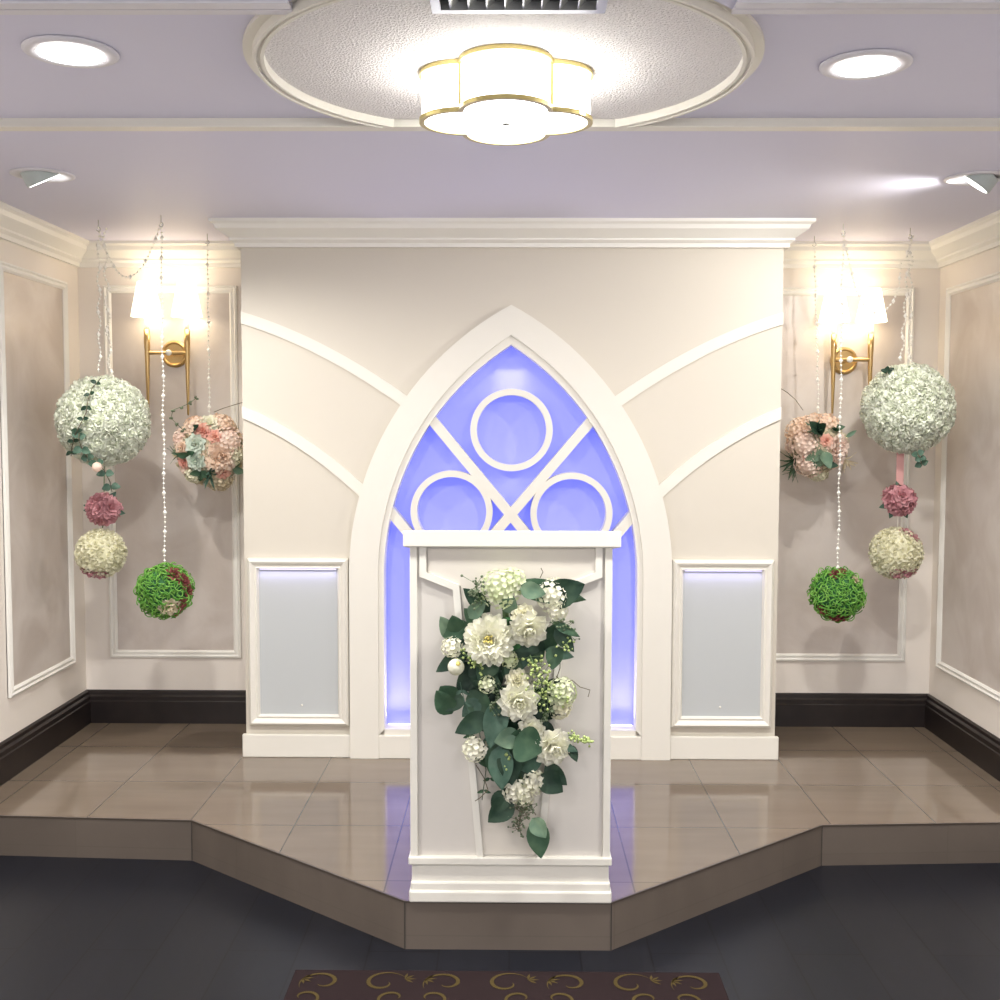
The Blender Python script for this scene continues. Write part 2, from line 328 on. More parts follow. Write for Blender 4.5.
# ------------------------------------------------------------------ centre wall with pointed-arch opening
def gothic(hw, apex, zs, n=28):      # left springing -> apex -> right springing (x, z)
    h = apex-zs; R = (hw*hw+h*h)/(2*hw); cx = hw-R
    a1 = math.asin(h/R); L = []
    for k in range(n+1):
        t = a1*k/n; L.append((-(cx+R*math.cos(t)), zs+R*math.sin(t)))
    return L+[(-x, z) for x, z in L[-2::-1]]
ZSP = .75
inn = gothic(.512, 1.679, ZSP); out = gothic(.652, 1.836, ZSP); mid = gothic(.535, 1.716, ZSP)
inn = [(-.512, .119)]+inn+[(.512, .119)]; midi = [(-.535, .095)]+mid+[(.535, .095)]; mid = [(-.535, 0)]+mid+[(.535, 0)]; out = [(-.652, 0)]+out+[(.652, 0)]
b = MB(); hole = gothic(.522, 1.692, ZSP); hole = [(-.522, .110)]+hole+[(.522, .110)]; k = len(inn)//2
edge = [(-WX, z) for x, z in inn[:k]]+[(0, inn[k][1])]+[(WX, z) for x, z in inn[k+1:]]
L = hole[:k+1]; b.strip([(-WX, z) for x, z in L], L, YW, YW+.05)
R_ = hole[k:]; b.strip(R_, [(WX, z) for x, z in R_], YW, YW+.05)
b.box(-WX, WX, YW, YW+.05, 1.692, 2.17); b.box(-WX, WX, YW, YW+.05, 0, .110)
b.box(-WX, -WX+.03, YW+.05, YB, 0, 2.17); b.box(WX-.03, WX, YW+.05, YB, 0, 2.17)
struct(b.build('wall_center', ARCHW), 'cream projecting centre wall around the blue arch')
# curved raised bands
def band(pts, w, mirror, name, label):
    # pts along the lower edge (x, z)
    A = pts; B = []
    for i, p in enumerate(pts):
        t = V((pts[min(i+1, len(pts)-1)][0]-pts[max(i-1, 0)][0], pts[min(i+1, len(pts)-1)][1]-pts[max(i-1, 0)][1])).normalized()
        B.append((p[0]-t.y*w, p[1]+t.x*w))
    B[0] = (A[0][0], A[0][1]+w*1.05)
    if mirror: A = [(-x, z) for x, z in A]; B = [(-x, z) for x, z in B]
    struct(MB().strip(A, B, YW-.012, YW).build(name, TRIM), label)
def bez(p0, p1, p2, n=24): return [((1-t)**2*p0[0]+2*t*(1-t)*p1[0]+t*t*p2[0], (1-t)**2*p0[1]+2*t*(1-t)*p1[1]+t*t*p2[1]) for t in [k/n for k in range(n+1)]]
up_ = bez((-WX, 1.762), (-.76, 1.665), (-.43, 1.428)); lo_ = bez((-WX, 1.385), (-.83, 1.28), (-.606, 1.065))
for k_, (pp, mm, nm) in enumerate(((up_, 0, 'upper left'), (up_, 1, 'upper right'), (lo_, 0, 'lower left'), (lo_, 1, 'lower right'))):
    band(pp, .046, mm, 'trim_%d' % (16+k_), 'curved white raised band, %s of the arch' % nm)
# plinth
for k_, (x0, x1, y0, nm) in enumerate(((-WX-.012, -.652, YW-.022, 'left'), (.652, WX+.012, YW-.022, 'right'))):
    struct(MB().prism([(x0, 0), (x1, 0), (x1, .095), (x0, .095)], y0, YW-.0005).build('baseboard_white_%s' % nm, TRIM, bevel=.004), 'white plinth board at the foot of the centre wall, %s of the arch' % nm)
# framed grey panels of the centre wall
wp = [(0, 0), (.045, 0), (.045, .010), (.038, .024), (.030, .020), (.020, .030), (.012, .034), (.004, .026), (0, .02)]
for k_, (sx, nm) in enumerate(((-1, 'left'), (1, 'right'))):
    x0, x1 = (-1.066, -.657) if sx < 0 else (.655, 1.063)
    cs = [(x0, YW, .132), (x1, YW, .132), (x1, YW, .818), (x0, YW, .818)]
    f = MB().sweep(cs, wp, (0, -1, 0), True)
    t = thing('wall_panel', 'white framed pale grey inset panel, %s of the blue arch' % nm, 'wall panel', ((x0+x1)/2, YW, .132), 'framed inset panels beside the arch')
    f.build('panel_frame', TRIM, t)
    MB().box(x0+.02, x1-.02, YW-.008, YW-.001, .15, .80).build('panel_face', GREYP, t)
    q = at(302, 705, YW-.009) if sx < 0 else at(730-10, 707, YW-.009)
    MB().ball((q.x, YW-.010, q.z), .0045, 8, 6).build('screw_cap', TRIM, t)
    MB().box(x0+.05, x1-.05, YW-.020, YW-.009, .7725, .7765).build('added_glow_strip', STRIP, t)  # added strip and lamp, giving the panel top a violet wash
    l = bpy.data.lights.new('added_strip_light', 'AREA'); l.shape = 'RECTANGLE'; l.size = x1-x0-.1; l.size_y = .008; l.energy = .05; l.color = (.55, .5, 1); l.spread = 1.6
    o = bpy.data.objects.new('added_strip_light', l); C.objects.link(o); o.parent = t; o.location = (0, -.019, .640); o.rotation_euler = (.25, 0, 0)

# backlit arch window
W = thing('backlit_arch_panel', 'pointed arch with white frame and circle tracery over glowing blue panel', 'arched light panel', (0, YW, 0))
def strip3(A, B, y0, y1, name, m, bevel=0): return MB().strip(A, B, y0, y1).build(name, m, W, bevel=bevel)
strip3(out, mid, YW-.030, YW-.0005, 'arch_frame', TRIM)
b = MB().strip(midi, inn, YW-.020, YW+.0635)
b.box(-.512, .512, YW-.02, YW+.0635, .095, .119)
b.build('inner_frame', TRIM, W)
b = MB().prism([(-.535, 0), (.535, 0), (.535, .095), (-.535, .095)], YW-.030, YW-.0005)
b.build('arch_base', TRIM, W, bevel=.003)
inn2 = gothic(.53, 1.70, ZSP); inn2 = [(-.53, .10)]+inn2+[(.53, .10)]
MB().prism(inn2[::-1], YW+.064, YW+.074).build('blue_light_panel', BLUE, W)
TD = [0]
def bar(p, q, w, name='tracery_bar'):
    TD[0] += .0006
    p, q = V(p), V(q); t = (q-p).normalized(); nn = V((-t.y, t.x))*w/2
    MB().prism([tuple(p+nn), tuple(p-nn), tuple(q-nn), tuple(q+nn)], YW-.006-TD[0], YW+.063).build(name, TRIM, W)
def circ(c, R, w):
    TD[0] += .0006
    A = [(c[0]+R*math.cos(2*PI*k/64), c[1]+R*math.sin(2*PI*k/64)) for k in range(64)]
    B = [(c[0]+(R-w)*math.cos(2*PI*k/64), c[1]+(R-w)*math.sin(2*PI*k/64)) for k in range(64)]
    MB().strip(A, B, YW-.0009-TD[0], YW+.063, closed=True).build('tracery_circle', TRIM, W, smooth=False)
def clipx(p, q):     # extend p->q slightly into the frame
    return p
P2 = lambda x, y: (at(x, y, YW+.03).x, at(x, y, YW+.03).z)
bar(P2(430, 417), P2(546, 557), .040); bar(P2(594, 417), P2(474, 557), .040)
bar(P2(388, 507), P2(425, 552), .040); bar(P2(637, 509), P2(598, 555), .040)
bar((-.385, .862), (.385, .862), .04)
for x_ in (-.375, .375): bar((x_, .119), (x_, .865), .03, 'tracery_post')
circ((P2(511.5, 430)[0], P2(511, 430)[1]), .166, .026)
circ((P2(452, 511)[0], P2(452, 511)[1]), .166, .026); circ((P2(571, 513)[0], P2(571, 513)[1]), .166, .026)
# added strips and lamps at sill and apex, lightening the ends of the blue panel
for x0, x1 in ((-.505, -.40), (.40, .505)):
    q = MB().box(x0, x1, YW+.052, YW+.062, .119, .1212).build('added_glow_strip', mat('added_pale_violet_glow', (.8, .8, .9), .5, emit=(.8, .75, 1), es=1.2), W)
    l = bpy.data.lights.new('added_strip_light', 'AREA'); l.shape = 'RECTANGLE'; l.size = x1-x0; l.size_y = .015; l.spread = 1.0; l.energy = .22; l.color = (.8, .72, 1)
    o = bpy.data.objects.new('added_strip_light', l); C.objects.link(o); o.parent = W; o.location = ((x0+x1)/2, .040, .126); o.rotation_euler = (PI+.12, 0, 0)
l = bpy.data.lights.new('added_apex_light', 'AREA'); l.shape = 'RECTANGLE'; l.size = .12; l.size_y = .02; l.spread = 1.6; l.energy = .06; l.color = (.85, .8, 1)
o = bpy.data.objects.new('added_apex_light', l); C.objects.link(o); o.parent = W; o.location = (0, .035, 1.61); o.rotation_euler = (.10, 0, 0)

# ------------------------------------------------------------------ lectern
LY = 3.105
T = thing('lectern', 'white wooden lectern with gable panel moulding and slanted top', 'lectern', (0, LY, 0))
b = MB().box(-.279, .283, LY+.004, LY+.36, .112, 1.02)
b.build('body', LECTP, T)
b = MB(); zt = 1.066
b.add([(-.299, LY-.022, 1.016), (.307, LY-.022, 1.016), (.307, LY-.022, 1.062), (-.299, LY-.022, 1.062),
       (-.299, LY+.38, .965), (.307, LY+.38, .965), (.307, LY+.38, 1.0), (-.299, LY+.38, 1.0)], [(0, 1, 2, 3), (7, 6, 5, 4), (0, 4, 5, 1), (3, 2, 6, 7), (0, 3, 7, 4), (1, 5, 6, 2)])
b.build('slanted_top', LECT, T, bevel=.003)
for x0 in (-.282, .264):
    MB().box(x0, x0+.021, LY-.006, LY+.366, .112, 1.016).build('corner_post', LECT, T, bevel=.002)
MB().box(-.287, .290, LY-.014, LY+.37, .108, .130).build('base_rail', LECT, T, bevel=.003)
MB().box(-.278, .282, LY-.004, LY+.362, .05, .109).build('base', LECT, T)
MB().box(-.281, .286, LY-.012, LY+.37, .026, .058).box(-.285, .290, LY-.018, LY+.376, 0, .034).build('base_moulding', LECT, T, bevel=.005)
# raised moulding strips on the front
def lp(x, y): q = at(x, y, LY); return (q.x, q.z)
def lstrip(pts, w, mirror):
    pts = [V(p) for p in pts]
    if mirror: pts = [V((.002-p.x, p.y)) for p in pts]
    A = []; B = []
    for i, p in enumerate(pts):
        a = (pts[i]-pts[i-1]).normalized() if i else (pts[1]-pts[0]).normalized()
        c = (pts[i+1]-pts[i]).normalized() if i < len(pts)-1 else a
        na, nc = V((-a.y, a.x)), V((-c.y, c.x)); k = (na+nc); k = k/(k.dot(k)/2)
        A.append(tuple(p+k*w/2)); B.append(tuple(p-k*w/2))
    MB().strip(A, B, LY-.008, LY+.0045).build('moulding_strip', LECT, T)
for mir in (0, 1):
    lstrip([lp(423, 546), lp(423, 574), lp(456, 587), lp(480, 856)], .019, mir)
MB().prism([lp(428, 549), lp(598, 549), lp(598, 572), lp(568, 586), lp(544, 854), lp(481, 854), lp(461, 586), lp(428, 572)], LY-.001, LY+.004).build('gable_panel', mat('lectern_gable_paint', (.68, .64, .57), .4), T)

# ------------------------------------------------------------------ rug
R = thing('scroll_rug', 'dark brown rug with gold scroll pattern on the dark floor', 'rug', (-.005, 2.0, ZF))
MB().box(-.585, .572, .9, 2.957, ZF, ZF+.008).build('pile', RUG, R, bevel=.003)
b = MB(); zz = ZF+.0095
def scroll(cx, cy, r, a0, turns, sgn, w=.008):
    pts = []; n = 26
    for k in range(n+1):
        t = k/n; rr = r*(1-.78*t); a = a0+sgn*turns*2*PI*t; pts.append(V((cx+rr*math.cos(a), cy+rr*math.sin(a), zz)))
    for i in range(n):
        d = (pts[i+1]-pts[i]).normalized(); q = V((-d.y, d.x, 0)); w0 = w*math.sin(PI*(i+.6)/(n+1.2)); w1 = w*math.sin(PI*(i+1.6)/(n+1.2))
        b.add([pts[i]+q*w0, pts[i]-q*w0, pts[i+1]-q*w1, pts[i+1]+q*w1], [(0, 1, 2, 3)])
def lf(cx, cy, a, l, w):
    d = V((math.cos(a), math.sin(a), 0)); q = V((-d.y, d.x, 0)); o = V((cx, cy, zz))
    b.add([o, o+d*l*.5+q*w, o+d*l, o+d*l*.5-q*w], [(0, 1, 2, 3)])
for j in range(11):
    y0 = 2.885-j*.19
    for i in range(7):
        x0 = -.50+i*.165+(.08 if j % 2 else 0)
        if x0 > .51: continue
        sg = 1 if (i+j) % 2 else -1
        scroll(x0, y0, .062, PI/2*(1-sg)+.5, .95, sg, .0055); scroll(x0+.07*sg*.5, y0-.08, .05, -PI/2, .8, -sg, .005)
        for k in range(4): lf(x0+.055*sg, y0+.02, PI/2*sg*.2+k*.7-1, .032, .004)
b.build('gold_scrolls', RUGG, R)

# ------------------------------------------------------------------ ceiling fixtures
FX, FY, FZ0, FZ1 = -.014, 2.675, 2.060, ZT-.0085
T = thing('ceiling_light', 'large lit quatrefoil flush light with brass rims inside the round ceiling recess', 'ceiling light', (FX, FY, FZ1))
def quat(d, r, n=14, grow=0):
    r = r+grow; s_ = (2*d+math.sqrt(max(0, 4*d*d-8*(d*d-r*r))))/4; P = []
    a = math.atan2(s_, s_-d)
    for q in range(4):
        for k in range(n):
            t = -a+2*a*k/n; x, y = d+r*math.cos(t), r*math.sin(t); c, s2 = math.cos(q*PI/2), math.sin(q*PI/2)
            P.append((x*c-y*s2, x*s2+y*c))
    return P, s_
Q, sq = quat(.0965, .1015)
def qband(g0, g1, z0, z1):
    A, _ = quat(.0965, .1015, grow=g0); B, _ = quat(.0965, .1015, grow=g1); n = len(A); vs = []
    for z in (z0, z1):
        vs += [(FX+x, FY+y, z) for x, y in A]+[(FX+x, FY+y, z) for x, y in B]
    fs = []
    for i in range(n):
        j = (i+1) % n; fs += [(i, j, n+j, n+i), (2*n+i, 3*n+i, 3*n+j, 2*n+j), (i, 2*n+i, 2*n+j, j), (n+i, n+j, 3*n+j, 3*n+i)]
    return MB().add(vs, fs)
qband(.0, -.004, FZ0+.004, FZ1-.004).build('drum_shade', DRUM, T)
n = len(Q); A, _ = quat(.0965, .1015, grow=-.004)
MB().add([(FX+x, FY+y, FZ0+.003) for x, y in A]+[(FX+x, FY+y, FZ0+.006) for x, y in A], [tuple(range(n)), tuple(range(2*n-1, n-1, -1))]+[(i, n+i, n+(i+1) % n, (i+1) % n) for i in range(n)]).build('bottom_diffuser', DRUM, T)
qband(.006, -.006, FZ0, FZ0+.010).build('lower_rim', PALEGOLD, T)
qband(.006, -.006, FZ1-.010, FZ1).build('upper_rim', PALEGOLD, T)
for q in range(4):
    a = PI/4+q*PI/2; x, y = FX+sq*1.414*math.cos(a), FY+sq*1.414*math.sin(a)
    MB().tube([(x, y, FZ0+.002), (x, y, FZ1-.002)], .0075, 8).build('corner_rod', PALEGOLD, T)
MB().lathe((FX, FY, FZ0+.003), [(0, -.008), (.008, -.006), (.010, 0)], 16).build('finial', CHROME, T, smooth=True)
MB().lathe((FX, FY, FZ1), [(.06, -.02), (.07, 0), (.07, .004)], 24).build('ceiling_mount', TRIM, T)
# ceiling vent
T = thing('ceiling_vent', 'grey slatted ceiling vent at the top edge of the round recess', 'vent', (0, 2.18, ZT))
vx0, vx1, vy0, vy1, vz = -.157, .182, 2.01, 2.248, 2.158
b = MB().box(vx0, vx1, vy1-.018, vy1, vz, vz+.026).box(vx0, vx1, vy0, vy0+.018, vz, vz+.026).box(vx0, vx0+.018, vy0+.018, vy1-.018, vz, vz+.026).box(vx1-.018, vx1, vy0+.018, vy1-.018, vz, vz+.026)
b.build('vent_frame', CHROME, T)
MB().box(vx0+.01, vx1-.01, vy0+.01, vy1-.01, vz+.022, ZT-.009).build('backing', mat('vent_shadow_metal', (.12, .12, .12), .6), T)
for k in range(9):
    x = vx0+.035+k*.0355
    MB().add([(x, vy0+.018, vz+.003), (x+.003, vy0+.018, vz+.003), (x+.022, vy0+.018, vz+.022), (x+.019, vy0+.018, vz+.022),
              (x, vy1-.018, vz+.003), (x+.003, vy1-.018, vz+.003), (x+.022, vy1-.018, vz+.022), (x+.019, vy1-.018, vz+.022)],
             [(0, 1, 2, 3), (7, 6, 5, 4), (0, 4, 5, 1), (3, 2, 6, 7), (0, 3, 7, 4), (1, 5, 6, 2)]).build('slat', CHROME, T)
# downlights
def area(name, loc, size, power, col, parent=None, rot=(0, 0, 0), spread=2.6):
    l = bpy.data.lights.new(name, 'AREA'); l.shape = 'DISK'; l.size = size; l.energy = power; l.color = col; l.spread = spread
    o = bpy.data.objects.new(name, l); C.objects.link(o); o.rotation_euler = rot
    o.location = V(loc)-(parent_world(parent) if parent else V((0, 0, 0))); o.parent = parent
    return o
def downlight(x, y, zc, label, power):
    t = thing('downlight', label, 'downlight', (x, y, zc), 'round recessed downlights')
    MB().lathe((x, y, zc), [(.103, -.001), (.103, -.005), (.094, -.009), (.072, -.0085), (.068, -.001)], 40).build('trim_ring', CEILT, t, smooth=True)
    MB().lathe((x, y, zc), [(.068, -.0095), (.0, -.0097)], 32).build('lens', LED, t)
    area('lamp', (x, y, zc-.014), .13, power, (1, .97, .92), t, spread=3.0)
downlight(-.985, 2.54, ZT, 'round recessed downlight glowing on the left side of the ceiling tray', 17)
downlight(.812, 2.63, ZT, 'round recessed downlight glowing on the right side of the ceiling tray', 17)
for (x, y) in ((-1.1, .6), (1.1, .6), (-1.1, -1.2), (1.1, -1.2)):
    area('room_lamp', (x, y, ZC-.02), .3, 14, (1, .96, .92))
# gimbal spots
def gimbal(x, y, ax, cone, label):
    t = thing('gimbal_spotlight', label, 'spotlight', (x, y, ZC), 'tilted recessed spotlights')
    MB().lathe((x, y, ZC), [(.100, -.0005), (.100, -.003), (.092, -.006), (.066, -.004), (.066, -.001)], 40).build('trim_ring', CEILT, t, smooth=True)
    ax = V(ax).normalized(); c = V((x, y, ZC-.002))
    MB().lathe(c, [(.060, -.03), (.062, .012), (.060, .018), (.054, .019)], 36, ax).build('swivel_head', bpy.data.materials.get('gimbal_grey') or mat('gimbal_grey', (.50, .56, .55), .4), t, smooth=False)
    MB().lathe(c, [(.055, .0195), (0, .0195)], 32, ax).build('lens', bpy.data.materials.get('lit_spot_lens') or mat('lit_spot_lens', (.9, .9, .9), .5, emit=(1, .98, .94), es=2.5), t)
    l = bpy.data.lights.new('spot', 'SPOT'); l.energy = 30; l.spot_size = cone; l.spot_blend = .6; l.shadow_soft_size = .03; l.color = (1, .96, .90)
    o = bpy.data.objects.new('spot', l); C.objects.link(o); o.parent = t; o.location = (c+ax*.03)-V((x, y, ZC)); o.rotation_euler = ax.to_track_quat('-Z', 'Y').to_euler()
gimbal(-1.52, 3.66, (.36, .32, -.87), 1.9, 'tilted recessed spotlight in the ceiling above the left flower balls')
gimbal(1.51, 3.70, (-.54, .28, -.79), 2.6, 'tilted recessed spotlight in the ceiling above the right flower balls')

# ------------------------------------------------------------------ wall sconces
def sconce(x0, x1, px_, zp, ztop, zbot, zs0, zs1, label):
    Y = 4.93
    t = thing('wall_sconce', label, 'wall lamp', (px_, YB, zp), 'two-armed brass wall lamps')
    MB().lathe((px_, YB-.004, zp), [(.060, 0), (.060, .012), (.052, .020), (.048, .020), (.044, .015), (.0, .015)], 36, (0, -1, 0)).build('backplate', GOLD, t, smooth=False)
    MB().tube([(px_, YB-.02, zp), (px_, Y, zp)], .009, 10).tube([(x0, Y, zp), (x1, Y, zp)], .0085, 10).build('crossbar', GOLD, t)
    MB().ball((px_, Y-.012, zp), .014, 14, 8).build('crystal_knob', CRYST, t, smooth=True)
    for x in (x0, x1):
        MB().tube([(x, Y, zbot), (x, Y, zbot+.01), (x, Y, ztop-.09), (x, Y, ztop-.06), (x, Y, ztop)], [.003, .005, .0115, .0135, .0135], 12).build('stem', GOLD, t, smooth=True)
        s_ = MB().lathe((x, Y, ztop), [(.008, 0), (.011, .01), (.011, .05), (.006, .055)], 12).build('socket', TRIM, t)
        MB().ball((x, Y, ztop+.095), .022, 12, 8, sc=(1, 1, 1.3)).build('bulb', BULB, t, smooth=True)
        h = zs1-zs0
        sh = MB().lathe((x, Y, zs0), [(.0665, 0), (.0655, .012), (.038, h), (.036, h), (.064, .012), (.065, 0)], 32)
        sh.f = [f for f in sh.f if len(f) == 4]; sh.mi = [0]*len(sh.f)
        sh.build('lamp_shade', SHADE, t, smooth=True)
        l = bpy.data.lights.new('bulb_light', 'POINT'); l.energy = .27; l.color = (1, .80, .55); l.shadow_soft_size = .03
        o = bpy.data.objects.new('bulb_light', l); C.objects.link(o); o.parent = t; o.location = V((x, Y, zs0-.005))-V((px_, YB, zp))
        l = bpy.data.lights.new('bulb_light', 'POINT'); l.energy = .22; l.color = (1, .80, .55); l.shadow_soft_size = .03
        o = bpy.data.objects.new('bulb_light', l); C.objects.link(o); o.parent = t; o.location = V((x, Y, zs1+.012))-V((px_, YB, zp))
sconce(-1.603, -1.426, -1.505, 1.674, 1.776, 1.40, 1.832, 1.983, 'brass two-shade wall lamp in the left alcove')
sconce(1.412, 1.573, 1.480, 1.650, 1.760, 1.41, 1.814, 1.958, 'brass two-shade wall lamp in the right alcove')

# ------------------------------------------------------------------ flowers
def rv(s=1): return V((random.uniform(-s, s), random.uniform(-s, s), random.uniform(-s, s)))
def basis(a):
    a = V(a).normalized(); u = a.orthogonal().normalized(); return a, u, a.cross(u)
def petal(b, o, d, n, ln, w, cup=.4, curl=.2, point=0, nu=3, nv=3, ruf=0, mi=0, tip=.82):
    d = d.normalized(); n = (n-d*n.dot(d)).normalized(); s = d.cross(n); vs = []; fs = []
    ph = random.uniform(0, 6.28)
    for i in range(nu+1):
        u = i/nu
        hw = w*(math.sin(PI*min(1, .13+u*tip))**.65 if not point else math.sin(PI*min(1, .06+u*.93))**.8)
        if point and i == nu: hw = w*.04
        for j in range(nv+1):
            v = 2*j/nv-1
            vs.append(o+d*(ln*(u-.12*v*v*u))+s*(hw*v)+n*(cup*hw*v*v+curl*ln*u*u+ruf*ln*u*math.sin(ph+v*5)))
    m = nv+1
    for i in range(nu):
        for j in range(nv): fs.append((i*m+j, i*m+j+1, (i+1)*m+j+1, (i+1)*m+j))
    b.add(vs, fs, mi)
def rose(b, c, ax, r, layers=4, mi=0, ruf=.05, depth=.9, jit=.15):
    a, u, w = basis(ax); c = V(c)
    for L_ in range(layers):
        f = (L_+.6)/layers; n = 3+L_*2-(L_ > 2); th = .12+f*1.05; ln = r*(.55+.45*f)
        for k in range(n):
            an = 2*PI*(k+.5*(L_ % 2))/n+random.uniform(-jit, jit)
            rad = u*math.cos(an)+w*math.sin(an)
            d = a*math.cos(th)*depth+rad*math.sin(th)
            petal(b, c+rad*(r*.10*f)-a*(r*.25*f), d, a*.5-rad if th < .8 else a, ln, r*(.26+.32*f), .35, -.28*f if th > .5 else .12, 0, 4, 4, ruf, mi)
def floret(b, c, ax, r, mi=0, np_=4):
    a, u, w = basis(ax); a0 = random.uniform(0, 6.28); c = V(c)
    for k in range(np_):
        an = a0+2*PI*k/np_; rad = u*math.cos(an)+w*math.sin(an)
        petal(b, c, rad+a*.28, a, r, r*.50, .25, .1, 0, 3, 2, 0, mi)
def hydrangea(b, c, ax, R, n=26, fr=.014, mi=0, flat=.75):
    a, u, w = basis(ax); c = V(c); g = PI*(3-5**.5)
    for k in range(n):
        z = 1-(k+.5)/n*1.05; rr = math.sqrt(max(0, 1-z*z)); dirv = a*z+u*(rr*math.cos(k*g))+w*(rr*math.sin(k*g))
        floret(b, c+(dirv-a*(dirv.dot(a)*(1-flat)))*R*random.uniform(.9, 1.06), dirv+rv(.3), fr, mi)
def dahlia(b, c, ax, r, mi=0):
    a, u, w = basis(ax); c = V(c)
    for L_, (n, th, ln) in enumerate(((7, .25, .35), (10, .55, .5), (14, .85, .68), (17, 1.12, .84), (19, 1.35, .95), (19, 1.55, 1.0))):
        for k in range(n):
            an = 2*PI*(k+.5*L_)/n+random.uniform(-.07, .07); rad = u*math.cos(an)+w*math.sin(an)
            petal(b, c-a*(r*.05*L_)+rad*r*.06, a*math.cos(th)+rad*math.sin(th), a-rad*.3, r*ln*random.uniform(.90, 1.02), r*.19, .35, .10 if L_ < 4 else -.05, 0, 4, 3, .08, mi, .70)
def leaf(b, o, d, n, ln, w, bend=-.15, fold=.25, mi=0, point=1):
    d = V(d).normalized(); n = V(n); n = (n-d*n.dot(d)).normalized(); s = d.cross(n); vs = []; fs = []; nu = 8
    for i in range(nu+1):
        u = i/nu; hw = w*(math.sin(PI*u**.75)**.8 if 0 < u < 1 else .02)*(1.0 if point else 1.0)
        for v in (-1, -.5, 0, .5, 1): vs.append(V(o)+d*(ln*u)+s*(hw*v)+n*(fold*hw*abs(v)+bend*ln*u*u+.03*ln*math.sin(u*9+v*3)*abs(v)))
    for i in range(nu):
        for j in range(4): fs.append((i*5+j, i*5+j+1, i*5+6+j, i*5+5+j))
    b.add(vs, fs, mi)
def core(c, r, name, m, parent): return MB().ball(c, r, 24, 16).build(name, m, parent, smooth=True)
def fib(n):
    g = PI*(3-5**.5)
    for k in range(n):
        z = 1-2*(k+.5)/n; r = math.sqrt(1-z*z); yield V((r*math.cos(k*g), r*math.sin(k*g), z))

def beads(name, pts, label, step=.019, r=.0052, group=None, jump=5):
    """string of clear beads along a polyline"""
    b = MB(); acc = 0; k = 0; pts = [V(p) for p in pts]
    b.tube(pts, .0008, 4)
    for p, q in zip(pts, pts[1:]):
        L_ = (q-p).length; t = acc
        while t < L_:
            k += 1; big = (k % jump == 0)
            b.octa(p+(q-p)*(t/L_), r*(1.55 if big else 1), h=1.5 if big else 1.1); t += step
        acc = t-L_
    return tag(b.build(name, CRYST), label, 'bead string', group)

def vine(pts, parent, leaves, lm, sm, ln=.03, name='ivy_vine', two=True, w=.45):
    b = MB(); b.tube(pts, .0018, 5, 1)
    P = [V(p) for p in pts]
    for k in range(leaves):
        f = (k+.5)/leaves*(len(P)-1); i = int(f); p = P[i].lerp(P[min(i+1, len(P)-1)], f-i)
        for sg in (-1, 1):
            d = V((sg*.9, -.25, random.uniform(-.6, .5)))+rv(.3)
            leaf(b, p, d, V((0, -1, .2))+rv(.3), ln*random.uniform(.7, 1.2), ln*w, mi=0)
    return b.build(name, [lm, sm], parent, smooth=True)

def big_ball(c, r, label, ivy):
    c = V(c); t = thing('flower_ball', label, 'flower ball', c, 'large white flower balls')
    core(c, r*.86, 'foam_core', CORE, t)
    b = MB()
    for d in fib(150): rose(b, c+d*r*.85+rv(.004), d+rv(.25), r*.25, 4, 0, .16, .95, .5)
    b.build('white_blossoms', P_WHITE, t, smooth=True)
    return t
BL = at(103.5, 421, 4.45); BRr = at(907.5, 408.5, 4.61)
tl = big_ball(BL, .186, 'large white flower ball with trailing ivy hanging in the left alcove', 1)
def onball(c, r, px, py, Yc):      # point of the ball surface under a pixel
    o = V((0, 0, H)); d = ray(px, py).normalized(); oc = o-V(c); bb = oc.dot(d); disc = bb*bb-oc.dot(oc)+r*r
    return o+d*(-bb-math.sqrt(max(disc, 0)))
iv = [onball(BL, .196, x, y, 0) for x, y in ((101, 378), (92, 388), (88, 400), (86, 413), (80, 425), (75, 435), (72, 447), (71, 456))]
vine(iv, tl, 7, L_DARK, STEM, .026, w=.32)
iv = [onball(BL, .196, x, y, 0) for x, y in ((79, 432), (79, 441), (83, 451), (88, 458))]+[at(97, 463, 4.30), at(104, 470, 4.32), at(110, 482, 4.36), at(112, 492, 4.4)]
vine(iv, tl, 6, L_TEAL, STEM, .034, 'ivy_tendril')
tr = big_ball(BRr, .190, 'large white flower ball hanging in the right alcove above pink roses', 0)
iv = [at(917, 452, 4.5), at(920, 458, 4.5), at(922, 466, 4.52)]
vine(iv, tr, 3, L_TEAL, STEM, .03, 'ivy_sprig')
iv = [onball(BRr, .196, 893, 369, 0)+V((0, .02, .01)), onball(BRr, .194, 886, 374, 0)]
vine(iv, tr, 2, L_DARK, STEM, .025, 'ivy_tendril')

def pink_ball(c, r, label, pxs):
    c = V(c); t = thing('rose_ball', label, 'rose ball', c, 'small dusty pink rose balls')
    core(c, r*.55, 'foam_core', CORET, t)
    for k, (d, s_) in enumerate(pxs):
        b = MB(); rose(b, c+V(d).normalized()*r*.62, V(d), r*s_, 4, 0, .06); b.build('rose_bloom', P_PINK, t, smooth=True)
    b = MB()
    for k in range(4):
        d = rv(1).normalized(); d.y = -abs(d.y)*.4; leaf(b, c+d*r*.3, d, V((0, -1, 0))+rv(.3), r*.8, r*.2)
    b.build('leaves', L_TEAL, t, smooth=True)
c = at(104, 509, 4.45)
pink_ball(c, .078, 'dusty pink rose ball hanging below the ivy ball, left alcove', [((0, -1, .1), .55), ((-.8, -.7, .3), .62), ((.8, -.7, .2), .62), ((-.3, -.6, .8), .6), ((.5, -.6, -.8), .6), ((-.6, -.6, -.7), .6), ((.3, -.5, .95), .55), ((0, 1, 0), .7), ((-.9, .4, 0), .6), ((.9, .4, 0), .6)])
c = at(899, 500, 4.61)
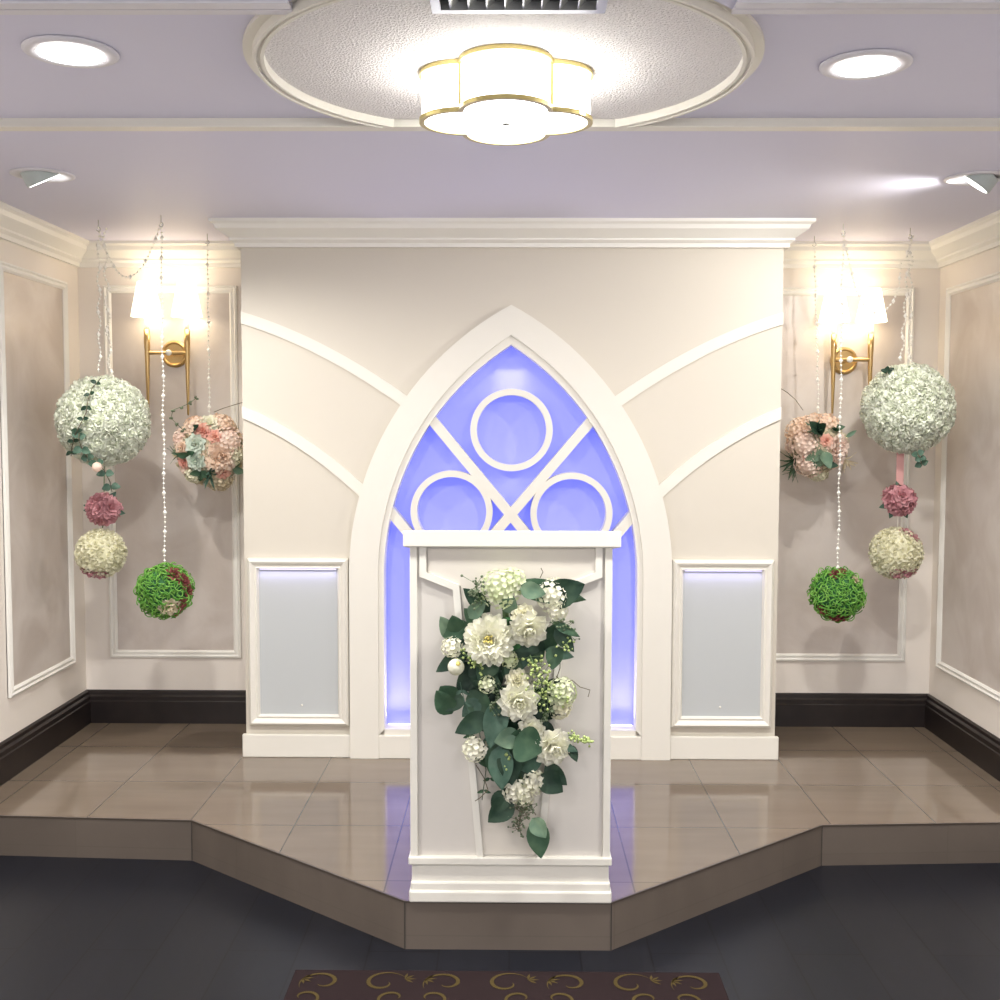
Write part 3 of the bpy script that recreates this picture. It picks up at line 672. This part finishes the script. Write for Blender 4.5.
pink_ball(c, .078, 'dusty pink rose ball on a pink ribbon, right alcove', [((-.1, -1, .45), .64), ((-.9, -.6, -.1), .6), ((.85, -.7, .1), .62), ((.4, -.7, -.7), .6), ((-.45, -.7, -.8), .6), ((0, 1, 0), .7), ((.9, .3, .5), .55), ((-.8, .3, .5), .6), ((0, .2, 1), .55)])
def cream_ball(c, r, label, pinks):
    c = V(c); t = thing('cream_flower_ball', label, 'flower ball', c, 'medium cream flower balls')
    core(c, r*.88, 'foam_core', mat('cream_foam', (.66, .64, .44), .8), t)
    b = MB()
    for d in fib(170): d = (d+rv(.08)).normalized(); rose(b, c+d*r*.88, d+rv(.5), r*.20, 2, 0, .12, .8, .5)
    b.build('cream_blossoms', P_CREAM, t, smooth=True)
    for d, s_ in pinks:
        b = MB(); rose(b, c+V(d).normalized()*r*.86, V(d), r*s_, 3, 0, .08); b.build('rose_bloom', P_PINK, t, smooth=True)
cream_ball(at(101, 553, 4.45), .103, 'cream flower ball with pink roses beneath it, left alcove', [((-.35, -.55, -1), .36), ((.1, -.45, -1), .36), ((-.65, -.3, -.8), .3), ((-.1, .5, -1), .35)])
cream_ball(at(896, 553, 4.61), .112, 'cream flower ball with pink roses above and beneath it, right alcove', [((-.1, -.65, -.85), .34), ((.3, -.6, -.85), .34), ((.6, -.3, -.7), .28), ((.3, -.3, .95), .3), ((.65, -.3, .7), .28), ((.1, .5, -1), .35), ((.85, -.2, .35), .22)])

def grass_ball(c, r, label, extras):
    c = V(c); t = thing('moss_ball', label, 'green ball', c, 'bright green tangled balls')
    core(c, r*.88, 'foam_core', CORED, t)
    b = MB()
    for d in fib(430):
        a, u, w = basis(d+rv(.9)); rr = r*random.uniform(.10, .2); p = c+d*r*random.uniform(.86, .97); a0 = random.uniform(0, 6.28); sp = random.uniform(.65, 1)
        b.tube([p+u*(rr*math.cos(a0+2*PI*sp*k/9))+w*(rr*math.sin(a0+2*PI*sp*k/9)) for k in range(10)], .0024, 4, 0, False)
    b.build('curled_grass', G_GRASS, t, smooth=True)
    for d, s_, m_, nm in extras:
        b = MB(); rose(b, c+V(d).normalized()*r*.92, V(d), r*s_, 3, 0, .12); b.build(nm, m_, t, smooth=True)
grass_ball(at(165, 591, 4.35), .108, 'bright green curled grass ball with maroon and beige flowers on its right side', [((.55, -.5, .8), .36, P_MAROON, 'maroon_flower'), ((.85, -.35, .45), .34, P_MAROON, 'maroon_flower'), ((1, -.2, .05), .28, P_MAROON, 'maroon_flower'), ((.45, -.85, -.6), .42, P_BEIGE, 'beige_flower'), ((.8, -.5, -.5), .3, P_MAROON, 'maroon_flower'), ((.55, -.4, -.85), .26, P_MAROON, 'maroon_flower')])
grass_ball(at(837, 594, 4.52), .108, 'bright green curled grass ball with small maroon flowers above and below', [((-.2, -.5, .95), .28, P_MAROON, 'maroon_flower'), ((.1, -.3, 1), .24, P_MAROON, 'maroon_flower'), ((-.75, -.45, -.65), .26, P_MAROON, 'maroon_flower'), ((-.15, -.5, -.95), .3, P_MAROON, 'maroon_flower'), ((.15, -.4, -1), .26, P_MAROON, 'maroon_flower'), ((.6, -.5, .65), .2, P_BEIGE, 'beige_flower')])

def peach_ball(cpx, cpy, Y, r, label, items, filler):
    c = at(cpx, cpy, Y); t = thing('mixed_flower_ball', label, 'flower ball', c, 'peach mixed flower balls')
    core(c, r*.78, 'foam_core', CORET, t)
    for kind, x, y, s_, m_ in items:
        p = onball(c, r*.86, x, y, 0); d = (p-c).normalized(); b = MB(); R = s_*Y/F
        if kind == 'rose': rose(b, p-d*R*.2, d+V((0, -.3, 0)), R, 4, 0, .07); nm = 'rose_bloom'
        elif kind == 'peony': rose(b, p-d*R*.25, d+V((0, -.3, 0)), R, 6, 0, .1); nm = 'peony_bloom'
        elif kind == 'hyd': hydrangea(b, p-d*R*.35, d, R, int(14+R*800), .0105); b.ball(p-d*R*.45, R*.8, 12, 8); nm = 'hydrangea_cluster'
        elif kind == 'leaf':
            for k in range(3): leaf(b, p-d*.01, d*.6+rv(1), d+V((0, -.3, 0)), R*1.5, R*.45)
            nm = 'leaf_cluster'
        elif kind == 'spike':
            for k in range(9):
                q = d*.7+rv(.8); leaf(b, p-d*.02, q, d, R*1.6, R*.12)
            nm = 'spiky_greenery'
        b.build(nm, m_, t, smooth=True)
    b = MB()
    for d in fib(70):
        d = (d+rv(.12)).normalized(); rose(b, c+d*r*.76, d+rv(.5), r*.17, 2, 0, .12, .8, .5)
    b.build('filler_blossoms', filler, t, smooth=True)
    return c, t
c1, t1 = peach_ball(210, 451, 4.76, .180, 'peach and blush mixed flower ball half hidden by the left edge of the centre wall', [
    ('peony', 222, 457, 17, P_PEACH), ('rose', 202, 429, 9, P_CORAL), ('rose', 215, 436, 8, P_CORAL), ('rose', 194, 444, 11, P_MINT), ('rose', 195, 462, 10, P_MINT),
    ('hyd', 233, 440, 15, P_BLUSH), ('hyd', 193, 423, 11, P_PEACH), ('rose', 209, 422, 12, P_PURE), ('hyd', 224, 421, 12, P_PEACH), ('rose', 180, 448, 8, P_PEACH), ('rose', 183, 462, 8, P_CORAL),
    ('rose', 184, 470, 7, P_BLUSH), ('spike', 209, 474, 12, L_TEAL), ('leaf', 191, 431, 9, L_DARK), ('hyd', 192, 477, 8, P_CREAM), ('rose', 224, 474, 8, P_CORAL), ('hyd', 222, 484, 13, P_BEIGE),
    ('leaf', 186, 456, 8, L_MID), ('spike', 175, 455, 9, L_SAGE), ('hyd', 236, 455, 10, P_CREAM), ('leaf', 201, 472, 8, L_MID), ('hyd', 178, 436, 8, P_BLUSH), ('leaf', 234, 470, 9, L_SAGE)], P_BEIGE)
c2, t2 = peach_ball(818, 446, 4.80, .150, 'peach hydrangea and blush mixed flower ball beside the right edge of the centre wall', [
    ('hyd', 795, 428, 15, P_PEACH), ('hyd', 812, 421, 12, P_PEACH), ('hyd', 829, 420, 11, P_PEACH), ('hyd', 802, 444, 15, P_BLUSH), ('hyd', 806, 468, 14, P_BLUSH), ('peony', 841, 447, 13, P_BLUSH), ('peony', 838, 460, 11, P_BLUSH),
    ('leaf', 819, 432, 13, L_DARK), ('leaf', 824, 452, 13, L_SAGE), ('rose', 827, 440, 7, P_CORAL), ('rose', 807, 459, 6, P_CORAL), ('leaf', 824, 463, 10, L_TEAL), ('spike', 793, 462, 12, L_MID), ('spike', 815, 430, 9, L_SAGE),
    ('hyd', 818, 476, 10, P_CREAM), ('spike', 848, 462, 11, P_BEIGE), ('spike', 792, 472, 9, L_SAGE), ('rose', 788, 446, 8, P_BLUSH), ('leaf', 834, 428, 8, L_MID)], P_BEIGE)
b = MB(); p = [at(x, y, 4.62) for x, y in ((183, 430), (177, 424), (171, 418), (173, 410), (181, 407), (190, 403), (196, 398))]
b.tube(p, .0016, 5); [b.ball(q+rv(.006), .005, 6, 4) for q in p for _ in range(4)]
b.build('berry_sprig', BERRYD, t1, smooth=True)
MB().tube([at(214, 412, 4.7), at(224, 408, 4.66), at(234, 405, 4.62), at(244, 402, 4.62)], .0016, 5).build('twig', STEM, t1)
MB().tube([at(803, 410, 4.8), at(795, 399, 4.85), at(788, 393, 4.9), at(780, 388, 4.93)], .0016, 5).build('twig', STEM, t2)
leafb = MB(); leaf(leafb, at(846, 437, 4.68), V((1, 0, .6)), V((0, -1, 0)), .055, .009); leafb.build('thin_leaf', L_SAGE, t2, smooth=True)

# bead strings (hooks on the ceiling)
BG = 'clear bead strings hanging from the ceiling'
def hook(x, y, label):
    b = MB().tube([(x, y, ZC), (x, y, ZC-.02)]+[(x+.008*math.sin(k*PI/5), y, ZC-.028-.008*(1-math.cos(k*PI/5))+.0) for k in range(8)], .0016, 6)
    tag(b.build('ceiling_hook', CHROME), label, 'hook', 'small ceiling hooks')
def dropto(p0, x1, y1, z1, n=6): return [p0.lerp(V((x1, y1, z1)), k/n)+V((.003*math.sin(k*2.1), 0, 0)) for k in range(n+1)]
hl = [V((-1.632, 4.45, ZC-.03)), V((-1.352, 4.35, ZC-.03)), V((-1.285, 4.76, ZC-.03))]
hr = [V((1.62, 4.61, ZC-.03)), V((1.322, 4.52, ZC-.03)), V((1.283, 4.80, ZC-.03))]
for hh, nm, side in ((hl[0], 'above the large white ball', 'left'), (hl[1], 'above the green ball', 'left'), (hl[2], 'above the peach ball', 'left'), (hr[0], 'above the large white ball', 'right'), (hr[1], 'above the green ball', 'right'), (hr[2], 'above the peach ball', 'right')):
    hook(hh.x, hh.y, 'tiny metal hook in the ceiling %s, %s alcove' % (nm, side))
def zig(p0, p1, amp, n=24, ph=0): return [p0.lerp(p1, k/n)+V((amp*math.sin(k*1.3+ph), amp*.5*math.cos(k*1.7+ph), 0)) for k in range(n+1)]
beads('bead_string', zig(hl[0], BL+V((-.012, 0, .19)), .006), 'clear bead string, outer strand holding the large white ball, left alcove', .018, .0058, BG)
beads('bead_string', zig(hl[0]+V((.012, .03, 0)), BL+V((.020, .035, .175)), .010, 24, 2), 'clear bead string, inner strand holding the large white ball, left alcove', .018, .0058, BG)
beads('bead_string', zig(hl[1], at(165, 566, 4.35), .0025), 'long clear bead string holding the green ball, left alcove', .019, .0055, BG, 4)
beads('bead_string', zig(hl[2], c1+V((.0, 0, .13)), .002), 'short clear bead string holding the peach ball, left alcove', .020, .0055, BG, 6)
sw = [hl[0].lerp(hl[1], k/14)-V((0, 0, .20*(1-((k/14-.45)/.55)**2) if k/14 > .45 else .20*(1-((.45-k/14)/.45)**2))) for k in range(15)]
beads('bead_swag', sw, 'short bead swag looped between two ceiling hooks, left alcove', .019, .005, 'looped bead swags')
beads('bead_string', zig(hr[0], BRr+V((-.030, 0, .19)), .007), 'clear bead string, inner strand holding the large white ball, right alcove', .018, .0058, BG)
beads('bead_string', zig(hr[0]+V((.014, .03, 0)), BRr+V((.018, .035, .175)), .008, 24, 2), 'clear bead string, outer strand holding the large white ball, right alcove', .018, .0058, BG)
beads('bead_string', zig(hr[1], at(838, 568, 4.52), .0025), 'long clear bead string holding the green ball, right alcove', .019, .0055, BG, 4)
beads('bead_string', zig(hr[2], c2+V((0, 0, .135)), .002), 'short clear bead string holding the peach ball, right alcove', .020, .0055, BG, 6)
p = [hr[1]]+[at(x, y, 4.55) for x, y in ((849, 262), (856, 290), (864, 305), (874, 312), (884, 312), (893, 302), (899, 288))]+[at(901, 262, 4.53)]
beads('bead_swag', p, 'longer bead swag looped in front of the lamp shades, right alcove', .019, .005, 'looped bead swags')
# links between the hanging balls
tag(MB().tube([BL+V((0, 0, -.17)), at(104, 492, 4.45)], .002, 6).build('hanging_cord', GSTEM), 'thin cord from the large white ball to the pink rose ball, left alcove', 'cord')
tag(MB().tube([at(103, 520, 4.45), at(102, 540, 4.45)], .002, 6).build('hanging_cord', GSTEM), 'thin cord above the cream flower ball, left alcove', 'cord')
tag(MB().tube([at(898, 514, 4.61), at(897, 540, 4.61)], .002, 6).build('hanging_cord', TRIM), 'thin cord above the cream flower ball, right alcove', 'cord')
a_, e_ = at(901, 444, 4.60), at(901, 490, 4.60)
tag(MB().box(a_.x-.016, a_.x+.014, 4.60, 4.602, e_.z, a_.z).build('pink_ribbon', RIBBON), 'pink satin ribbon between the large white ball and the rose ball, right alcove', 'ribbon')
pb = MB(); q = at(97, 467, 4.28); pb.ball(q, .019, 12, 8)
tag(pb.build('blossom_bud', P_BLUSH, smooth=True), 'small pale round bud hanging under the ivy ball, left alcove', 'flower bud')

# ------------------------------------------------------------------ floral cascade on the lectern
A0 = thing('floral_cascade', 'cascading arrangement of white flowers and green leaves on the lectern front', 'flower arrangement', at(510, 700, LY-.02))
FRT = V((0, -1, 0))
S = 3.03/F
def lf1(x0, y0, x1, y1, w, m_, dep=.055, tilt=0, name='leaf'):      # base pixel -> tip pixel
    p, q = at(x0, y0, LY-dep), at(x1, y1, LY-dep-.012); b = MB()
    leaf(b, p, q-p, FRT+V((tilt, 0, .15)), (q-p).length, w*S, .06, .22); return b.build(name, m_, A0, smooth=True)
LV = [(515, 585, 586, 600, 12, L_MID, .05), (545, 600, 585, 584, 15, L_DARK, .06), (490, 612, 463, 588, 9, L_DARK, .04), (455, 640, 440, 616, 9, L_SAGE, .04), (458, 632, 452, 615, 9, L_MID, .05),
      (480, 625, 464, 608, 8, L_MID, .045), (468, 650, 436, 672, 9, L_DARK, .05), (452, 700, 440, 686, 12, L_MID, .055), (458, 690, 444, 712, 13, L_DARK, .05), (452, 714, 436, 690, 11, L_MID, .06),
      (530, 620, 508, 606, 10, L_DARK, .045), (505, 612, 514, 596, 10, L_SAGE, .06), (520, 588, 546, 594, 9, L_SAGE, .07), (500, 640, 540, 652, 14, L_DARK, .04), (555, 628, 574, 652, 8, L_DARK, .06),
      (553, 622, 580, 637, 5, L_MID, .07), (556, 645, 552, 670, 9, L_MID, .06), (470, 660, 500, 690, 14, L_DARK, .035), (495, 655, 478, 680, 12, L_MID, .045), (488, 715, 455, 733, 11, L_DARK, .06),
      (500, 700, 490, 748, 13, L_TEAL, .055), (520, 735, 494, 742, 11, L_SAGE, .07), (515, 738, 542, 752, 19, L_MID, .085), (510, 760, 520, 728, 12, L_MID, .06), (508, 745, 512, 785, 13, L_DARK, .06),
      (500, 745, 502, 790, 13, L_TEAL, .065), (492, 740, 498, 785, 10, L_MID, .05), (540, 775, 563, 792, 12, L_DARK, .06), (545, 765, 567, 785, 9, L_DARK, .05), (513, 800, 488, 822, 12, L_DARK, .05), (505, 790, 494, 815, 10, L_DARK, .045),
      (532, 818, 546, 838, 9, L_SAGE, .06), (536, 820, 541, 858, 12, L_MID, .05), (548, 738, 578, 752, 6, L_TEAL, .06), (570, 745, 577, 762, 5, L_DARK, .05), (560, 680, 545, 700, 10, L_DARK, .04), (545, 690, 560, 715, 12, L_DARK, .035),
      (520, 660, 505, 676, 10, L_MID, .05), (470, 690, 490, 720, 12, L_MID, .04), (480, 700, 462, 716, 9, L_TEAL, .045), (500, 720, 480, 730, 10, L_DARK, .04), (525, 700, 548, 730, 12, L_DARK, .035), (468, 618, 486, 600, 8, L_SAGE, .055)]
for a in LV: lf1(*a)
# extra backing foliage, slim leaves
for (x, y) in ((480, 640), (505, 660), (530, 640), (495, 690), (525, 700), (545, 720), (510, 735), (520, 770), (500, 765), (475, 670), (545, 650), (470, 625)):
    for k in range(5):
        an = random.uniform(0, 2*PI); lf1(x, y, x+30*math.cos(an), y+30*math.sin(an), random.uniform(6, 10), random.choice((L_DARK, L_DARK, L_MID, L_DARK, L_TEAL)), random.uniform(.02, .04))
def fl(kind, x, y, rpx, m_, name, dep=.07, ax=(0, -1, .15), **kw):
    b = MB(); p = at(x, y, LY-dep); R = rpx*S
    if kind == 'd': dahlia(b, p, ax, R)
    elif kind == 'r': rose(b, p, ax, R, kw.get('layers', 5), 0, .09, .8)
    elif kind == 'h': hydrangea(b, p+V((0, R*.3, 0)), ax, R, int(kw.get('n', 30)*1.5), kw.get('fr', .011)*.88); b.ball(p+V((0, R*.45, 0)), R*.72, 12, 8)
    return b.build(name, m_, A0, smooth=True)
o = fl('d', 489, 640, 27, P_PURE, 'dahlia_bloom', .085)
b = MB(); p = at(488, 639, LY-.098)
for k in range(14): b.ball(p+V((random.uniform(-.01, .01), random.uniform(-.012, -.002), random.uniform(-.01, .01))), .0035, 6, 4)
b.build('stamens', YEL, o, smooth=True)
fl('r', 529, 630, 20, P_PURE, 'rose_bloom', .085, (.1, -1, -.35)); fl('r', 519, 702, 21, P_PURE, 'rose_bloom', .09, (.05, -1, -.1)); fl('r', 517, 680, 12, P_CREAM, 'rose_bloom', .08, (0, -1, .4))
fl('r', 553, 748, 20, P_PURE, 'rose_bloom', .08, (.3, -1, -.2)); fl('r', 531, 730, 14, P_PURE, 'rose_bloom', .07, (0, -1, .2)); fl('r', 524, 616, 13, P_CREAM, 'rose_bloom', .08, (0, -1, .4))
fl('h', 500, 590, 19, P_HYD, 'hydrangea_cluster', .065, (0, -1, .4), n=40); fl('h', 513, 582, 13, P_HYD, 'hydrangea_cluster', .055, (.1, -1, .5), n=24)
fl('h', 553, 596, 17, P_PURE, 'hydrangea_cluster', .065, (.2, -1, .3), n=36); fl('h', 558, 611, 9, P_PURE, 'hydrangea_cluster', .07, (.2, -1, 0), n=16)
fl('h', 561, 694, 15, P_HYD, 'hydrangea_cluster', .06, (.4, -1, .1), n=34); fl('h', 560, 708, 11, P_CREAM, 'hydrangea_cluster', .055, (.4, -1, -.2), n=20)
fl('h', 452, 648, 10, P_PURE, 'hydrangea_cluster', .06, (-.3, -1, .2), n=18); fl('h', 475, 750, 12, P_PURE, 'hydrangea_cluster', .06, (-.3, -1, 0), n=22, fr=.012)
fl('h', 516, 792, 12, P_PURE, 'hydrangea_cluster', .06, (0, -1, -.2), n=20, fr=.012); fl('h', 535, 783, 11, P_PURE, 'hydrangea_cluster', .06, (.2, -1, 0), n=18, fr=.012); fl('h', 524, 797, 10, P_PURE, 'hydrangea_cluster', .06, (0, -1, -.3), n=14, fr=.011)
fl('h', 509, 660, 8, P_HYD, 'hydrangea_cluster', .07, n=14); fl('h', 487, 685, 8, P_HYD, 'hydrangea_cluster', .075, n=14, fr=.009)
# bud, berries, sprigs
b = MB(); p = at(456, 667, LY-.075); b.ball(p, 8.5*S, 14, 10); o = b.build('round_bud', P_PURE, A0, smooth=True); b = MB(); b.ball(p+V((.006, -.016, .012)), .007, 8, 6); b.build('bud_tip', YEL, o, smooth=True)
def berries(pts, n, spread, r, m_, sm=GSTEM, dep=.07, name='berry_spray'):
    b = MB(); P_ = [at(x, y, LY-dep) for x, y in pts]; b.tube(P_, .0015, 5, 1)
    for k in range(n):
        f = random.uniform(0, len(P_)-1.001); i = int(f); q = P_[i].lerp(P_[i+1], f-i); e = q+V((random.gauss(0, 1), -abs(random.gauss(0, .6)), random.gauss(0, 1)))*spread*S*.5
        b.tube([q, e], .0007, 4, 1, False); b.ball(e, r*random.uniform(.8, 1.2), 8, 6)
    b.build(name, [m_, sm], A0, smooth=True)
berries([(478, 582), (476, 592), (482, 604)], 45, 13, .0034, BERRYD); berries([(530, 655), (536, 670), (542, 685), (548, 700)], 95, 15, .0040, BERRY)
berries([(463, 652), (474, 662), (482, 670)], 26, 9, .0036, BERRY); berries([(506, 690), (498, 700), (490, 712)], 40, 9, .0034, BERRYD)
berries([(560, 622), (568, 630), (572, 640)], 24, 11, .0033, BERRYD); berries([(570, 640), (562, 650)], 14, 8, .0034, BERRY)
berries([(523, 805), (520, 820), (518, 832)], 60, 12, .0030, BERRYD, STEM, .05); berries([(528, 803), (536, 815)], 18, 7, .0028, BERRYD, STEM, .05)
berries([(569, 735), (580, 739), (592, 742)], 40, 6, .0040, BERRY, GSTEM, .06); berries([(507, 752), (508, 765), (506, 775)], 16, 5, .0042, BERRY); berries([(543, 716), (552, 708)], 20, 9, .0035, BERRYD)
for pts in ([(556, 676), (564, 684), (572, 680), (580, 687), (590, 690), (588, 697)], [(447, 700), (440, 704), (441, 712)], [(476, 765), (484, 778), (488, 790)], [(540, 578), (543, 572), (541, 568)], [(488, 790), (480, 798), (475, 801)], [(560, 640), (560, 668), (556, 680)]):
    MB().tube([at(x, y, LY-.05) for x, y in pts], .0013, 5).build('tendril', STEM, A0)
b = MB()
for (x, y) in ((462, 690), (465, 702), (470, 712), (466, 722)):
    for sg in (-1, 1): leaf(b, at(x, y, LY-.06), V((sg, 0, -.7)), FRT, .028, .005)
b.tube([at(460, 682, LY-.06), at(464, 700, LY-.06), at(470, 725, LY-.06)], .0013, 5); b.build('slim_leaf_sprig', L_TEAL, A0, smooth=True)
b = MB()
for k, (x, y) in enumerate(((470, 735), (480, 752), (490, 778), (484, 790))):
    for sg in (-1, 1): leaf(b, at(x, y, LY-.045), V((sg, 0, -.5)), FRT, .022, .005)
b.tube([at(478, 725, LY-.045), at(486, 770, LY-.045), at(482, 800, LY-.045)], .0013, 5); b.build('slim_leaf_sprig', L_MID, A0, smooth=True)
MB().tube([at(505, 600, LY-.012), at(510, 700, LY-.012), at(525, 810, LY-.012)], .009, 8).build('backing_stem', GSTEM, A0)
MB().ball(at(508, 640, LY-.03), .05, 14, 10, sc=(1.2, .5, 1.3)).build('foam_holder', CORED, A0, smooth=True)

# ------------------------------------------------------------------ world and look
w = bpy.data.worlds.new('world'); bpy.context.scene.world = w; w.use_nodes = True
w.node_tree.nodes['Background'].inputs[0].default_value = (.92, .93, 1, 1); w.node_tree.nodes['Background'].inputs[1].default_value = 1.1
sc = bpy.context.scene
sc.view_settings.view_transform = 'Standard'; sc.view_settings.look = 'None'; sc.view_settings.gamma = 1; sc.view_settings.exposure = .82
sc.view_settings.use_curve_mapping = False
